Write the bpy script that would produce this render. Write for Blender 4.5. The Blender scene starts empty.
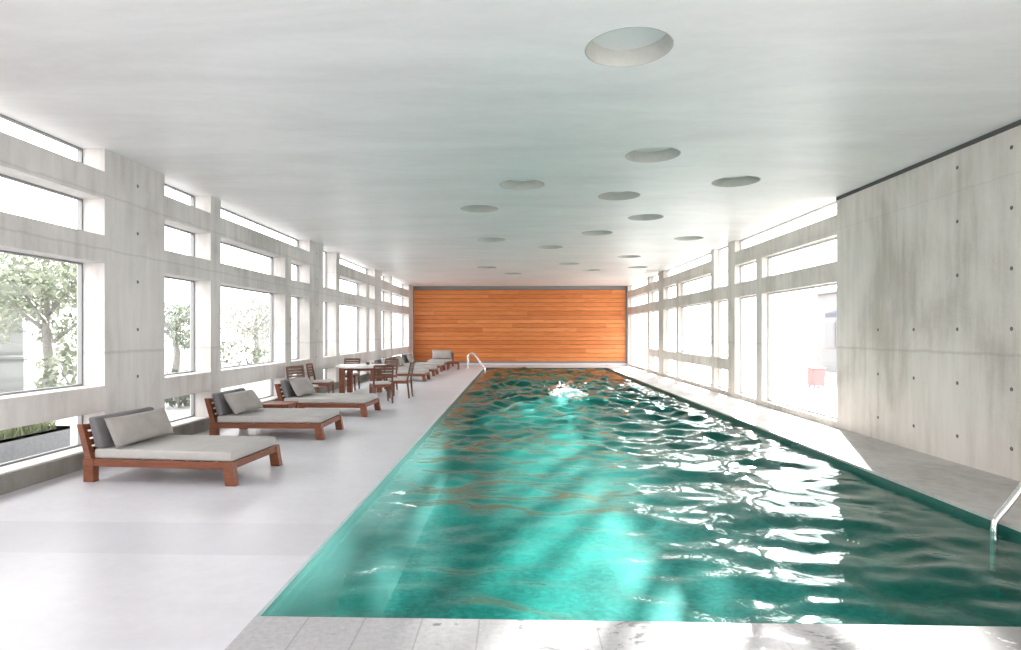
import bpy, bmesh, math, random
from mathutils import Vector, Matrix, noise

random.seed(7)
scene = bpy.context.scene
COL = scene.collection
PI = math.pi
F = 610.0            # focal length in pixels of a 1021 wide frame
YAW = 0.03
H = 3.88             # ceiling height

# ------------------------------------------------------------------ helpers
def link(o):
    COL.objects.link(o)
    return o

def tag(o, label=None, cat=None, group=None, kind=None):
    if label: o['label'] = label
    if cat: o['category'] = cat
    if group: o['group'] = group
    if kind: o['kind'] = kind
    return o

def empty(name, label, cat, loc=(0, 0, 0), rotz=0.0, group=None):
    o = link(bpy.data.objects.new(name, None))
    o.empty_display_size = 0.2
    o.location = loc
    o.rotation_euler = (0, 0, rotz)
    return tag(o, label, cat, group)

def obj(name, bm, mats, parent=None, smooth=False, bevel=0.0, segs=2, loc=None, rot=None, recalc=True):
    if recalc:
        bmesh.ops.recalc_face_normals(bm, faces=bm.faces[:])
    me = bpy.data.meshes.new(name)
    bm.to_mesh(me)
    bm.free()
    if not isinstance(mats, (list, tuple)):
        mats = [mats]
    for m in mats:
        me.materials.append(m)
    if smooth:
        for p in me.polygons:
            p.use_smooth = True
    o = link(bpy.data.objects.new(name, me))
    if bevel > 0:
        md = o.modifiers.new('bevel', 'BEVEL')
        md.width = bevel
        md.segments = segs
        md.limit_method = 'ANGLE'
        md.angle_limit = math.radians(35)
    if parent is not None:
        o.parent = parent
    if loc is not None: o.location = loc
    if rot is not None: o.rotation_euler = rot
    return o

def box(bm, x0, x1, y0, y1, z0, z1, mat=0):
    vs = [bm.verts.new((x, y, z)) for z in (z0, z1) for y in (y0, y1) for x in (x0, x1)]
    for idx in ((0, 2, 3, 1), (4, 5, 7, 6), (0, 1, 5, 4), (2, 6, 7, 3), (0, 4, 6, 2), (1, 3, 7, 5)):
        f = bm.faces.new([vs[i] for i in idx])
        f.material_index = mat
    return vs

def hexa(bm, bottom, top):
    """box from four bottom and four top corners (same winding)"""
    b = [bm.verts.new(p) for p in bottom]
    t = [bm.verts.new(p) for p in top]
    bm.faces.new(b[::-1]); bm.faces.new(t)
    for i in range(4):
        j = (i + 1) % 4
        bm.faces.new((b[i], b[j], t[j], t[i]))

def bar(bm, a, b, w, h, up=(0, 0, 1)):
    a, b = Vector(a), Vector(b)
    d = (b - a).normalized()
    s = d.cross(Vector(up))
    if s.length < 1e-5: s = d.cross(Vector((1, 0, 0)))
    s.normalize()
    u = s.cross(d).normalized()
    q = [(-1, -1), (1, -1), (1, 1), (-1, 1)]
    hexa(bm, [a + s * w / 2 * i + u * h / 2 * j for i, j in q], [b + s * w / 2 * i + u * h / 2 * j for i, j in q])

def tube(bm, pts, r, seg=10, cap=True):
    pts = [Vector(p) for p in pts]
    rings = []
    prev = None
    for i, p in enumerate(pts):
        if i == 0: d = pts[1] - p
        elif i == len(pts) - 1: d = p - pts[i - 1]
        else: d = pts[i + 1] - pts[i - 1]
        d.normalize()
        if prev is None:
            n = d.cross(Vector((0.31, 0.9, 0.2))).normalized()
        else:
            n = (prev - d * prev.dot(d)).normalized()
        prev = n
        b = d.cross(n)
        rr = r[i] if isinstance(r, (list, tuple)) else r
        rings.append([bm.verts.new(p + (n * math.cos(2 * PI * k / seg) + b * math.sin(2 * PI * k / seg)) * rr) for k in range(seg)])
    for i in range(len(rings) - 1):
        for k in range(seg):
            l = (k + 1) % seg
            bm.faces.new((rings[i][k], rings[i][l], rings[i + 1][l], rings[i + 1][k]))
    if cap:
        bm.faces.new(rings[0][::-1]); bm.faces.new(rings[-1])

def disc(bm, c, nrm, r, seg=12, mat=0):
    c, n = Vector(c), Vector(nrm).normalized()
    a = n.orthogonal().normalized(); b = n.cross(a)
    f = bm.faces.new([bm.verts.new(c + (a * math.cos(2 * PI * k / seg) + b * math.sin(2 * PI * k / seg)) * r) for k in range(seg)])
    f.material_index = mat

def copy_tree(o, parent=None):
    c = o.copy()
    COL.objects.link(c)
    if parent is not None:
        c.parent = parent
    for ch in [k for k in bpy.data.objects if k.parent == o]:
        copy_tree(ch, c)
    return c

# ------------------------------------------------------------------ materials
def new_mat(name):
    m = bpy.data.materials.new(name)
    m.use_nodes = True
    nt = m.node_tree
    return m, nt, nt.nodes['Principled BSDF'], nt.nodes['Material Output']

def N(nt, typ, **kw):
    n = nt.nodes.new(typ)
    for k, v in kw.items():
        setattr(n, k, v)
    return n

def ramp(nt, stops, interp='LINEAR'):
    r = N(nt, 'ShaderNodeValToRGB')
    r.color_ramp.interpolation = interp
    els = r.color_ramp.elements
    while len(els) < len(stops): els.new(0.5)
    for e, (p, c) in zip(els, stops):
        e.position = p
        e.color = (*c, 1) if len(c) == 3 else c
    return r

def coords(nt, scale=(1, 1, 1), rot=(0, 0, 0), space='Object'):
    tc = N(nt, 'ShaderNodeTexCoord')
    mp = N(nt, 'ShaderNodeMapping')
    mp.inputs['Scale'].default_value = scale
    mp.inputs['Rotation'].default_value = rot
    nt.links.new(tc.outputs[space], mp.inputs['Vector'])
    return mp.outputs['Vector']

def noise_tex(nt, vec, scale, detail=4, rough=0.55, dist=0.0):
    n = N(nt, 'ShaderNodeTexNoise')
    n.inputs['Scale'].default_value = scale
    n.inputs['Detail'].default_value = detail
    n.inputs['Roughness'].default_value = rough
    n.inputs['Distortion'].default_value = dist
    nt.links.new(vec, n.inputs['Vector'])
    return n.outputs['Fac']

def mixc(nt, fac, a, b, mode='MIX'):
    m = N(nt, 'ShaderNodeMix', data_type='RGBA', blend_type=mode)
    for s, v in (('Factor', fac), ('A', a), ('B', b)):
        sock = [i for i in m.inputs if i.name == s and (i.type == 'RGBA' or s == 'Factor' and i.type == 'VALUE')][0]
        if hasattr(v, 'node'): nt.links.new(v, sock)
        else: sock.default_value = v if s == 'Factor' else (*v, 1)
    return [o for o in m.outputs if o.type == 'RGBA'][0]

def math_n(nt, op, a, b=0.0, c=None):
    m = N(nt, 'ShaderNodeMath', operation=op)
    for i, v in enumerate((a, b, c)):
        if v is None: continue
        if hasattr(v, 'node'): nt.links.new(v, m.inputs[i])
        else: m.inputs[i].default_value = v
    return m.outputs[0]

def bump(nt, bsdf, height, strength=0.2, dist=0.01):
    b = N(nt, 'ShaderNodeBump')
    b.inputs['Strength'].default_value = strength
    b.inputs['Distance'].default_value = dist
    nt.links.new(height, b.inputs['Height'])
    nt.links.new(b.outputs['Normal'], bsdf.inputs['Normal'])

def simple(name, col, rough=0.6, metal=0.0, var=0.0, scale=20):
    m, nt, b, out = new_mat(name)
    b.inputs['Base Color'].default_value = (*col, 1)
    b.inputs['Roughness'].default_value = rough
    b.inputs['Metallic'].default_value = metal
    if var > 0:
        f = noise_tex(nt, coords(nt), scale, 5)
        r = ramp(nt, [(0.3, tuple(c * (1 - var) for c in col)), (0.7, tuple(min(1, c * (1 + var)) for c in col))])
        nt.links.new(f, r.inputs['Fac'])
        nt.links.new(r.outputs['Color'], b.inputs['Base Color'])
    return m

def concrete(name, lo, hi, rough=0.75, joint_z=None, spec=0.3):
    m, nt, b, out = new_mat(name)
    v = coords(nt)
    big = noise_tex(nt, coords(nt, (1, 0.8, 0.5)), 0.9, 5, 0.6, 0.4)
    streak = noise_tex(nt, coords(nt, (5, 5, 0.5)), 1.6, 4, 0.6)
    fine = noise_tex(nt, v, 38, 6, 0.65)
    s = math_n(nt, 'ADD', math_n(nt, 'MULTIPLY', big, 0.62), math_n(nt, 'MULTIPLY', streak, 0.28))
    s = math_n(nt, 'ADD', s, math_n(nt, 'MULTIPLY', fine, 0.10))
    r = ramp(nt, [(0.385, lo), (0.49, tuple(a * .4 + c * .6 for a, c in zip(lo, hi))), (0.60, hi)])
    nt.links.new(s, r.inputs['Fac'])
    colr = r.outputs['Color']
    if joint_z:
        sep = N(nt, 'ShaderNodeSeparateXYZ')
        nt.links.new(v, sep.inputs[0])
        wob = math_n(nt, 'MULTIPLY', math_n(nt, 'SUBTRACT', noise_tex(nt, v, 3.0, 3), 0.5), 0.05)
        for jz, wd, st in joint_z:
            dz = math_n(nt, 'ABSOLUTE', math_n(nt, 'SUBTRACT', math_n(nt, 'ADD', sep.outputs['Z'], wob), jz))
            k = math_n(nt, 'MULTIPLY', math_n(nt, 'SUBTRACT', 1.0, math_n(nt, 'MINIMUM', math_n(nt, 'DIVIDE', dz, wd), 1.0)), st)
            colr = mixc(nt, k, colr, tuple(c * 0.62 for c in lo))
    nt.links.new(colr, b.inputs['Base Color'])
    b.inputs['Roughness'].default_value = rough
    b.inputs['Specular IOR Level'].default_value = spec
    bump(nt, b, s, 0.25, 0.006)
    return m

M = {}
M['conc_left'] = concrete('pale board formed concrete', (0.48, 0.455, 0.435), (0.72, 0.69, 0.67), joint_z=[(1.35, 0.03, 0.35), (2.63, 0.02, 0.3), (3.30, 0.02, 0.3)])
M['conc_right'] = concrete('beige cast concrete', (0.49, 0.445, 0.40), (0.75, 0.70, 0.66), joint_z=[(1.35, 0.03, 0.35), (3.33, 0.012, 0.2)])
M['curb'] = concrete('dark olive grey kerb shade', (0.16, 0.155, 0.135), (0.30, 0.29, 0.265))  # shade on the kerb front is put into this dark colour
M['deck_right'] = concrete('darker grey brown deck', (0.36, 0.35, 0.335), (0.56, 0.545, 0.53), rough=0.5)  # right deck strip in a darker grey brown than the rest
M['hole'] = simple('tie hole', (0.16, 0.15, 0.14), 0.9)
M['gap_shade'] = simple('shadow gap shade', (0.09, 0.09, 0.09), 0.8)
M['grey_plinth'] = simple('grey plinth', (0.22, 0.22, 0.22), 0.7, var=0.1)

# ceiling: pale trowelled plaster with faint streaks
def ceiling_mat():
    m, nt, b, out = new_mat('trowelled ceiling plaster')
    a = noise_tex(nt, coords(nt, (0.45, 1.6, 1)), 0.8, 6, 0.62, 0.8)
    f = noise_tex(nt, coords(nt, (1.0, 2.0, 1)), 6, 5, 0.6)
    s = math_n(nt, 'ADD', math_n(nt, 'MULTIPLY', a, 0.8), math_n(nt, 'MULTIPLY', f, 0.2))
    r = ramp(nt, [(0.32, (0.76, 0.735, 0.74)), (0.5, (0.83, 0.807, 0.81)), (0.68, (0.90, 0.88, 0.88))])
    nt.links.new(s, r.inputs['Fac'])
    nt.links.new(r.outputs['Color'], b.inputs['Base Color'])
    b.inputs['Roughness'].default_value = 0.42
    b.inputs['Specular IOR Level'].default_value = 0.25
    bump(nt, b, s, 0.15, 0.01)
    return m
M['ceiling'] = ceiling_mat()

def floor_mat():
    m, nt, b, out = new_mat('smooth lavender grey concrete deck')
    a = noise_tex(nt, coords(nt, (0.5, 1.1, 1)), 1.2, 5, 0.6, 0.3)
    f = noise_tex(nt, coords(nt), 9, 6, 0.65)
    s = math_n(nt, 'ADD', math_n(nt, 'MULTIPLY', a, 0.7), math_n(nt, 'MULTIPLY', f, 0.3))
    r = ramp(nt, [(0.35, (0.58, 0.575, 0.61)), (0.65, (0.70, 0.695, 0.74))])
    nt.links.new(s, r.inputs['Fac'])
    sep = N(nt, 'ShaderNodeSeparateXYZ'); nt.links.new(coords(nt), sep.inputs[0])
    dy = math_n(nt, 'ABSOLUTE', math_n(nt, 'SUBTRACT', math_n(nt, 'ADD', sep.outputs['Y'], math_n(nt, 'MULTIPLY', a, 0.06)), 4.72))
    dark_band = math_n(nt, 'LESS_THAN', dy, 0.36)  # darker band across the left deck
    dark_band = math_n(nt, 'MULTIPLY', dark_band, math_n(nt, 'LESS_THAN', sep.outputs['X'], -1.475))
    nt.links.new(mixc(nt, math_n(nt, 'MULTIPLY', dark_band, 0.40), r.outputs['Color'], (0.50, 0.495, 0.53)), b.inputs['Base Color'])
    rr = ramp(nt, [(0.35, (0.30,) * 3), (0.65, (0.46,) * 3)])
    nt.links.new(a, rr.inputs['Fac'])
    nt.links.new(rr.outputs['Color'], b.inputs['Roughness'])
    b.inputs['Specular IOR Level'].default_value = 0.35
    bump(nt, b, f, 0.05, 0.004)
    return m
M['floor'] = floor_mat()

def coping_mat():
    m, nt, b, out = new_mat('stone coping slabs with wet patches')
    v = coords(nt)
    f = noise_tex(nt, v, 30, 6, 0.7)
    base = ramp(nt, [(0.3, (0.36, 0.36, 0.37)), (0.7, (0.49, 0.49, 0.50))])
    nt.links.new(f, base.inputs['Fac'])
    sep = N(nt, 'ShaderNodeSeparateXYZ'); nt.links.new(v, sep.inputs[0])
    fr = math_n(nt, 'FRACT', math_n(nt, 'DIVIDE', math_n(nt, 'ADD', sep.outputs['X'], 20.05), 0.32))
    j = math_n(nt, 'LESS_THAN', fr, 0.03)
    wet_n = noise_tex(nt, coords(nt, (1.0, 1.2, 1)), 2.3, 7, 0.72, 0.5)
    xb = math_n(nt, 'MULTIPLY', math_n(nt, 'SUBTRACT', sep.outputs['X'], 0.6), 0.06)
    wr = ramp(nt, [(0.53, (0, 0, 0)), (0.56, (1, 1, 1))])
    nt.links.new(math_n(nt, 'ADD', wet_n, xb), wr.inputs['Fac'])
    wet = wr.outputs['Color']
    c = mixc(nt, math_n(nt, 'MULTIPLY', wet, 0.8), base.outputs['Color'], (0.20, 0.20, 0.20))
    c = mixc(nt, math_n(nt, 'MULTIPLY', j, 0.6), c, (0.25, 0.25, 0.25))
    nt.links.new(c, b.inputs['Base Color'])
    ro = math_n(nt, 'SUBTRACT', 0.7, math_n(nt, 'MULTIPLY', wet, 0.45))
    nt.links.new(ro, b.inputs['Roughness'])
    bump(nt, b, math_n(nt, 'SUBTRACT', f, math_n(nt, 'MULTIPLY', j, 3.0)), 0.2, 0.004)
    return m
M['coping'] = coping_mat()

def plank_mat():
    m, nt, b, out = new_mat('orange timber cladding boards')
    v = coords(nt)
    sep = N(nt, 'ShaderNodeSeparateXYZ'); nt.links.new(v, sep.inputs[0])
    row = math_n(nt, 'FLOOR', math_n(nt, 'DIVIDE', math_n(nt, 'SUBTRACT', sep.outputs['Z'], 0.19), PLANK))
    # board lengths differ from row to row
    shift = math_n(nt, 'MULTIPLY', math_n(nt, 'FRACT', math_n(nt, 'MULTIPLY', row, 0.6180)), 5.1)
    colm = math_n(nt, 'FLOOR', math_n(nt, 'DIVIDE', math_n(nt, 'ADD', sep.outputs['X'], shift), 4.6))
    cmb = N(nt, 'ShaderNodeCombineXYZ'); nt.links.new(row, cmb.inputs[0]); nt.links.new(colm, cmb.inputs[1])
    wn = N(nt, 'ShaderNodeTexWhiteNoise', noise_dimensions='3D'); nt.links.new(cmb.outputs[0], wn.inputs['Vector'])
    r = ramp(nt, [(0.0, (0.58, 0.165, 0.032)), (0.35, (0.66, 0.205, 0.045)), (0.7, (0.72, 0.245, 0.062)), (1.0, (0.76, 0.28, 0.085))])
    nt.links.new(wn.outputs['Value'], r.inputs['Fac'])
    g = noise_tex(nt, coords(nt, (0.7, 1, 14)), 2.2, 6, 0.62, 0.7)
    gr = ramp(nt, [(0.30, (0.68, 0.60, 0.52)), (0.48, (0.97, 0.95, 0.92)), (0.72, (1.2, 1.22, 1.28))])
    nt.links.new(g, gr.inputs['Fac'])
    c = mixc(nt, 0.9, r.outputs['Color'], gr.outputs['Color'], 'MULTIPLY')
    nt.links.new(c, b.inputs['Base Color'])
    b.inputs['Roughness'].default_value = 0.5
    bump(nt, b, g, 0.15, 0.003)
    return m
PLANK = 0.2065
M['planks'] = plank_mat()

def wood(name, dark, light, rough=0.45, scale=(1, 9, 9)):
    m, nt, b, out = new_mat(name)
    g = noise_tex(nt, coords(nt, scale), 4.0, 5, 0.6, 1.0)
    r = ramp(nt, [(0.3, dark), (0.7, light)])
    nt.links.new(g, r.inputs['Fac'])
    nt.links.new(r.outputs['Color'], b.inputs['Base Color'])
    b.inputs['Roughness'].default_value = rough
    return m
M['teak'] = wood('reddish brown teak', (0.12, 0.034, 0.014), (0.25, 0.078, 0.034))
M['teak_dark'] = wood('dark brown teak', (0.075, 0.03, 0.017), (0.16, 0.068, 0.038))
M['teak_grey'] = wood('weathered brown teak', (0.22, 0.115, 0.07), (0.38, 0.22, 0.14))

def fabric(name, lo, hi):
    m, nt, b, out = new_mat(name)
    w = noise_tex(nt, coords(nt, (1, 1, 1)), 160, 3, 0.6)
    a = noise_tex(nt, coords(nt), 5, 4)
    s = math_n(nt, 'ADD', math_n(nt, 'MULTIPLY', w, 0.5), math_n(nt, 'MULTIPLY', a, 0.5))
    r = ramp(nt, [(0.35, lo), (0.65, hi)])
    nt.links.new(s, r.inputs['Fac'])
    nt.links.new(r.outputs['Color'], b.inputs['Base Color'])
    b.inputs['Roughness'].default_value = 0.9
    b.inputs['Specular IOR Level'].default_value = 0.15
    bump(nt, b, w, 0.2, 0.002)
    return m
M['mattress'] = fabric('light grey canvas', (0.42, 0.405, 0.39), (0.49, 0.475, 0.46))
M['pillow'] = fabric('warm grey linen', (0.33, 0.305, 0.29), (0.42, 0.39, 0.37))
M['back_cushion'] = fabric('charcoal grey canvas', (0.15, 0.145, 0.15), (0.22, 0.215, 0.22))
M['seat_fabric'] = fabric('pale grey seat canvas', (0.50, 0.49, 0.48), (0.60, 0.59, 0.575))
M['white_top'] = simple('white stone tabletop', (0.82, 0.82, 0.80), 0.25, var=0.04, scale=6)
M['dark_metal'] = simple('dark bronze bowl', (0.04, 0.04, 0.04), 0.4)
M['frame'] = simple('grey aluminium frame', (0.24, 0.245, 0.25), 0.45, 0.3)
M['frame_light'] = simple('pale aluminium frame', (0.50, 0.50, 0.49), 0.45, 0.1)
M['steel'] = simple('polished stainless steel', (0.80, 0.79, 0.77), 0.16, 1.0)
M['niche'] = simple('niche plaster with painted shade', (0.50, 0.50, 0.465), 0.7, var=0.05)  # wall colour darkened to paint the shade inside the recess
def niche_lens():
    m, nt, b, out = new_mat('frosted niche diffuser')
    b.inputs['Base Color'].default_value = (0.76, 0.755, 0.75, 1)
    b.inputs['Roughness'].default_value = 0.5
    b.inputs['Emission Color'].default_value = (0.95, 1, 0.98, 1)
    b.inputs['Emission Strength'].default_value = 0.04
    return m
M['lens'] = niche_lens()

def glass_mat():
    m, nt, b, out = new_mat('window glass')
    nt.nodes.remove(b)
    t = N(nt, 'ShaderNodeBsdfTransparent'); t.inputs[0].default_value = (0.97, 0.985, 0.98, 1)
    g = N(nt, 'ShaderNodeBsdfGlossy'); g.inputs['Roughness'].default_value = 0.02
    lw = N(nt, 'ShaderNodeLayerWeight'); lw.inputs['Blend'].default_value = 0.5
    fc = math_n(nt, 'MULTIPLY_ADD', math_n(nt, 'POWER', lw.outputs['Facing'], 5.0), 0.5, 0.03)
    mx = N(nt, 'ShaderNodeMixShader')
    nt.links.new(fc, mx.inputs[0]); nt.links.new(t.outputs[0], mx.inputs[1]); nt.links.new(g.outputs[0], mx.inputs[2])
    nt.links.new(mx.outputs[0], out.inputs['Surface'])
    return m
M['glass'] = glass_mat()

def water_mat():
    m, nt, b, out = new_mat('clear green pool water')
    nt.nodes.remove(b)
    refr = N(nt, 'ShaderNodeBsdfRefraction'); refr.inputs['IOR'].default_value = 1.33
    refr.inputs['Roughness'].default_value = 0.0
    refr.inputs['Color'].default_value = (0.60, 1.0, 0.98, 1)
    gl = N(nt, 'ShaderNodeBsdfGlossy'); gl.inputs['Roughness'].default_value = 0.03; gl.inputs['Color'].default_value = (0.33, 0.42, 0.41, 1)
    fr = N(nt, 'ShaderNodeFresnel'); fr.inputs['IOR'].default_value = 1.33
    mx = N(nt, 'ShaderNodeMixShader')
    h = math_n(nt, 'ADD', noise_tex(nt, coords(nt, (1, 1.2, 1)), 3.2, 3, 0.5, 0.6), math_n(nt, 'MULTIPLY', noise_tex(nt, coords(nt), 11, 2), 0.18))
    bp = N(nt, 'ShaderNodeBump'); bp.inputs['Strength'].default_value = 0.14; bp.inputs['Distance'].default_value = 0.05
    nt.links.new(h, bp.inputs['Height'])
    for n in (gl, fr): nt.links.new(bp.outputs['Normal'], n.inputs['Normal'])
    # part of the light goes straight through, so that sunlight and pier shadows reach the tiles
    tr = N(nt, 'ShaderNodeBsdfTransparent'); tr.inputs[0].default_value = (0.60, 1.0, 0.98, 1)
    lw = N(nt, 'ShaderNodeLayerWeight'); lw.inputs['Blend'].default_value = 0.5
    nt.links.new(bp.outputs['Normal'], lw.inputs['Normal'])
    sch = math_n(nt, 'MULTIPLY_ADD', math_n(nt, 'POWER', lw.outputs['Facing'], 5.0), 0.95, 0.02)
    gr = ramp(nt, [(0.42, (0.10, 0.13, 0.125)), (0.60, (0.36, 0.43, 0.42)), (0.72, (0.85, 0.93, 0.92)), (0.86, (0.95, 1.0, 1.0)), (0.97, (0.95, 1.0, 1.0))])
    nt.links.new(lw.outputs['Facing'], gr.inputs['Fac']); nt.links.new(gr.outputs['Color'], gl.inputs['Color'])
    ma = N(nt, 'ShaderNodeMixShader'); mb = N(nt, 'ShaderNodeMixShader')
    nt.links.new(fr.outputs[0], ma.inputs[0]); nt.links.new(refr.outputs[0], ma.inputs[1]); nt.links.new(gl.outputs[0], ma.inputs[2])
    nt.links.new(sch, mb.inputs[0]); nt.links.new(tr.outputs[0], mb.inputs[1]); nt.links.new(gl.outputs[0], mb.inputs[2])
    mx.inputs[0].default_value = 0.62
    nt.links.new(ma.outputs[0], mx.inputs[1]); nt.links.new(mb.outputs[0], mx.inputs[2])
    nt.links.new(mx.outputs[0], out.inputs['Surface'])
    return m
M['water'] = water_mat()

def tile_mat():
    m, nt, b, out = new_mat('green mosaic pool tiles')
    v = coords(nt)
    vo = N(nt, 'ShaderNodeTexVoronoi'); vo.inputs['Scale'].default_value = 18
    nt.links.new(v, vo.inputs['Vector'])
    r = ramp(nt, [(0.0, (0.003, 0.165, 0.142)), (0.5, (0.012, 0.245, 0.215)), (1.0, (0.04, 0.335, 0.30))])
    sp = N(nt, 'ShaderNodeSeparateColor'); nt.links.new(vo.outputs['Color'], sp.inputs[0])
    nt.links.new(sp.outputs[0], r.inputs['Fac'])
    nt.links.new(r.outputs['Color'], b.inputs['Base Color'])
    b.inputs['Roughness'].default_value = 0.35
    return m
M['tile'] = tile_mat()
M['tile_edge'] = simple('dark green waterline tiles', (0.004, 0.09, 0.068), 0.3, var=0.25, scale=25)

M['foam'] = simple('white foam', (0.95, 0.96, 0.96), 0.6)
M['skin'] = simple('skin', (0.52, 0.30, 0.21), 0.5, var=0.06)
M['hair'] = simple('wet dark hair', (0.015, 0.012, 0.010), 0.35)
M['trunks'] = simple('dark swim trunks', (0.02, 0.03, 0.06), 0.6)
M['paving'] = simple('pale outdoor paving', (0.34, 0.34, 0.34), 0.85, var=0.1, scale=2)
M['render_wall'] = simple('pale garden masonry', (0.15, 0.155, 0.15), 0.9, var=0.08, scale=0.8)
M['white_wall'] = simple('white painted facade', (0.22, 0.22, 0.225), 0.8, var=0.03, scale=2)
M['pale_glass'] = simple('pale window panes', (0.12, 0.125, 0.135), 0.3)
M['awning'] = simple('blue grey awning', (0.09, 0.10, 0.125), 0.8)
M['red'] = simple('faded red paint', (0.34, 0.18, 0.18), 0.7)
M['leaf_a'] = simple('haze paled green leaves', (0.20, 0.225, 0.165), 0.7, var=0.3, scale=3)  # leaf colours paled and greyed to paint in haze
M['leaf_haze'] = simple('distant leaves with painted haze', (0.25, 0.265, 0.235), 0.8, var=0.15, scale=2)  # lighter still, haze painted into the far leaves
M['leaf_b'] = simple('haze greyed green leaves', (0.17, 0.20, 0.155), 0.7, var=0.25, scale=3)
M['grass_leaf'] = simple('yellow green blades', (0.22, 0.26, 0.14), 0.7, var=0.3, scale=5)
M['bark'] = simple('grey bark', (0.19, 0.185, 0.17), 0.9, var=0.2)
M['planter'] = simple('grey planter', (0.30, 0.31, 0.33), 0.8, var=0.1)

# ------------------------------------------------------------------ camera
cam_d = bpy.data.cameras.new('camera')
cam = link(bpy.data.objects.new('camera', cam_d))
cam.location = (0, 0, 1.6)
cam.rotation_euler = (PI / 2, 0, YAW)
cam_d.sensor_fit = 'HORIZONTAL'
cam_d.sensor_width = 36
cam_d.lens = F / 1021 * 36
PPX = 516.5 - F * math.tan(YAW)
cam_d.shift_x = (510.5 - PPX) / 1021
cam_d.shift_y = (332.5 - 325) / 1021
cam_d.clip_end = 300
scene.camera = cam

def wx(px, d):               # lateral position of a pixel column at depth d
    return (px - 516.5) * d / F
def wy(d, x):                # world Y of camera depth d at lateral x
    return d + YAW * x

# ------------------------------------------------------------------ the shell
XL, XR = -5.1, 5.4           # inner faces of the side walls
XLG, XRG = -5.40, 5.56       # glass planes
XLO, XRO = -5.45, 5.62
Y0, Y1 = -2.5, 30.0
PX0, PX1, PY0, PY1 = -1.472, 4.11, 3.40, 28.3   # the pool
WZ = -0.085                                      # water level

def yl(px): return 3111 / (516.5 - px) - 0.153
def yr(px): return 3294 / (px - 516.5) + 0.162

def lattice(name, xin, xout, ylim, zlim, openings, mat, holes, label):
    ys = sorted({ylim[0], ylim[1], *[v for o in openings for v in o[:2]]})
    zs = sorted({zlim[0], zlim[1], *[v for o in openings for v in o[2:]]})
    def is_open(i, k):
        if i < 0 or k < 0 or i >= len(ys) - 1 or k >= len(zs) - 1: return None
        y, z = (ys[i] + ys[i + 1]) / 2, (zs[k] + zs[k + 1]) / 2
        return any(o[0] < y < o[1] and o[2] < z < o[3] for o in openings)
    bm = bmesh.new()
    cache = {}
    def V(x, y, z):
        key = (round(x, 4), round(y, 4), round(z, 4))
        if key not in cache: cache[key] = bm.verts.new(key)
        return cache[key]
    for i in range(len(ys) - 1):
        for k in range(len(zs) - 1):
            if is_open(i, k): continue
            a, b, c, d = ys[i], ys[i + 1], zs[k], zs[k + 1]
            for x in (xin, xout):
                bm.faces.new((V(x, a, c), V(x, b, c), V(x, b, d), V(x, a, d)))
            for (di, dk, p, q) in ((-1, 0, (a, c), (a, d)), (1, 0, (b, c), (b, d)), (0, -1, (a, c), (b, c)), (0, 1, (a, d), (b, d))):
                if is_open(i + di, k + dk) is not False:
                    bm.faces.new((V(xin, *p), V(xin, *q), V(xout, *q), V(xout, *p)))
    bmesh.ops.recalc_face_normals(bm, faces=bm.faces[:])
    n = 1 if xin < 0 else -1
    for (y, z) in holes:
        disc(bm, (xin + n * 0.002, y, z), (n, 0, 0), 0.024, 12, 1)
        disc(bm, (xin + n * 0.003, y, z), (n, 0, 0), 0.015, 12, 1)
    o = obj(name, bm, [mat, M['hole']], recalc=False)
    return tag(o, label, kind='structure')

R1, R2, R3, R4 = (3.59, H), (2.80, 3.256), (0.94, 2.463), (0.20, 0.63)
left_op = []
def addL(a, b, *rows):
    for r in rows: left_op.append((a, b, r[0], r[1]))
addL(1.0, 3.5, R1, R2, R3, R4)
addL(4.9, yl(105), R1, R2, R3, R4)
addL(yl(165), yl(211), R1, R2, R3, R4)
addL(yl(221), yl(310), R1)
addL(yl(221), yl(285.5), R2, R3, R4)
addL(yl(291.6), yl(310), R2, R3, R4)
addL(yl(323.6), yl(336.5), (R2[0], H), R3, R4)
addL(yl(340), yl(375), R1)
addL(yl(340), yl(366.5), R2, R3, R4)
addL(yl(369.5), yl(375), R2, R3, R4)
addL(yl(381.7), yl(390.8), R1, R2, R3, R4)
addL(yl(392.4), yl(409), R1, R2, R3, R4)
TIE_Z = (0.33, 0.98, 1.64, 2.30, 2.96, 3.62)
holesL = [(yl(138), z) for z in (1.01, 1.64, 2.28, 2.93, 3.57)]
holesL += [(y, z) for y in (yl(317), yl(378.3)) for z in TIE_Z]
wl = lattice('wall_left', XL, XLO, (Y0, Y1), (0, H), left_op, M['conc_left'], holesL,
             'pale concrete lattice of piers and beams along the lounger side')

RR4 = (0.10, 0.65)
RT = (0.10, 2.463)
right_op = []
def addR(a, b, *rows):
    for r in rows: right_op.append((a, b, r[0], r[1]))
addR(-1.8, 1.8, R1, R2, RT)  # openings added in the unseen stretch to brighten the near end
addR(yr(836.5), yr(734.6), R1)
addR(yr(836.5), yr(761.5), R2, RT)
addR(yr(755.8), yr(734.6), R2, RT)
addR(yr(727.5), yr(713.8), (R2[0], H), R3, RR4)
addR(yr(710.7), yr(663.3), R1)
addR(yr(710.7), yr(678), R2, R3, RR4)
addR(yr(676), yr(663.3), R2, R3, RR4)
addR(yr(658), yr(649), R1, R2, R3, RR4)
addR(yr(647.3), 29.75, R1, R2, RT)
holesR = [(y, z) for y in (4.4, 5.2, 6.0, 6.82, 7.64, 8.46, 9.28) for z in TIE_Z if not (y > 8 and z > 1.9)]
wr = lattice('wall_right', XR, XRO, (Y0, Y1), (0, H), right_op, M['conc_right'], holesR,
             'beige concrete wall with tie holes and a lattice of piers beyond')

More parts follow.
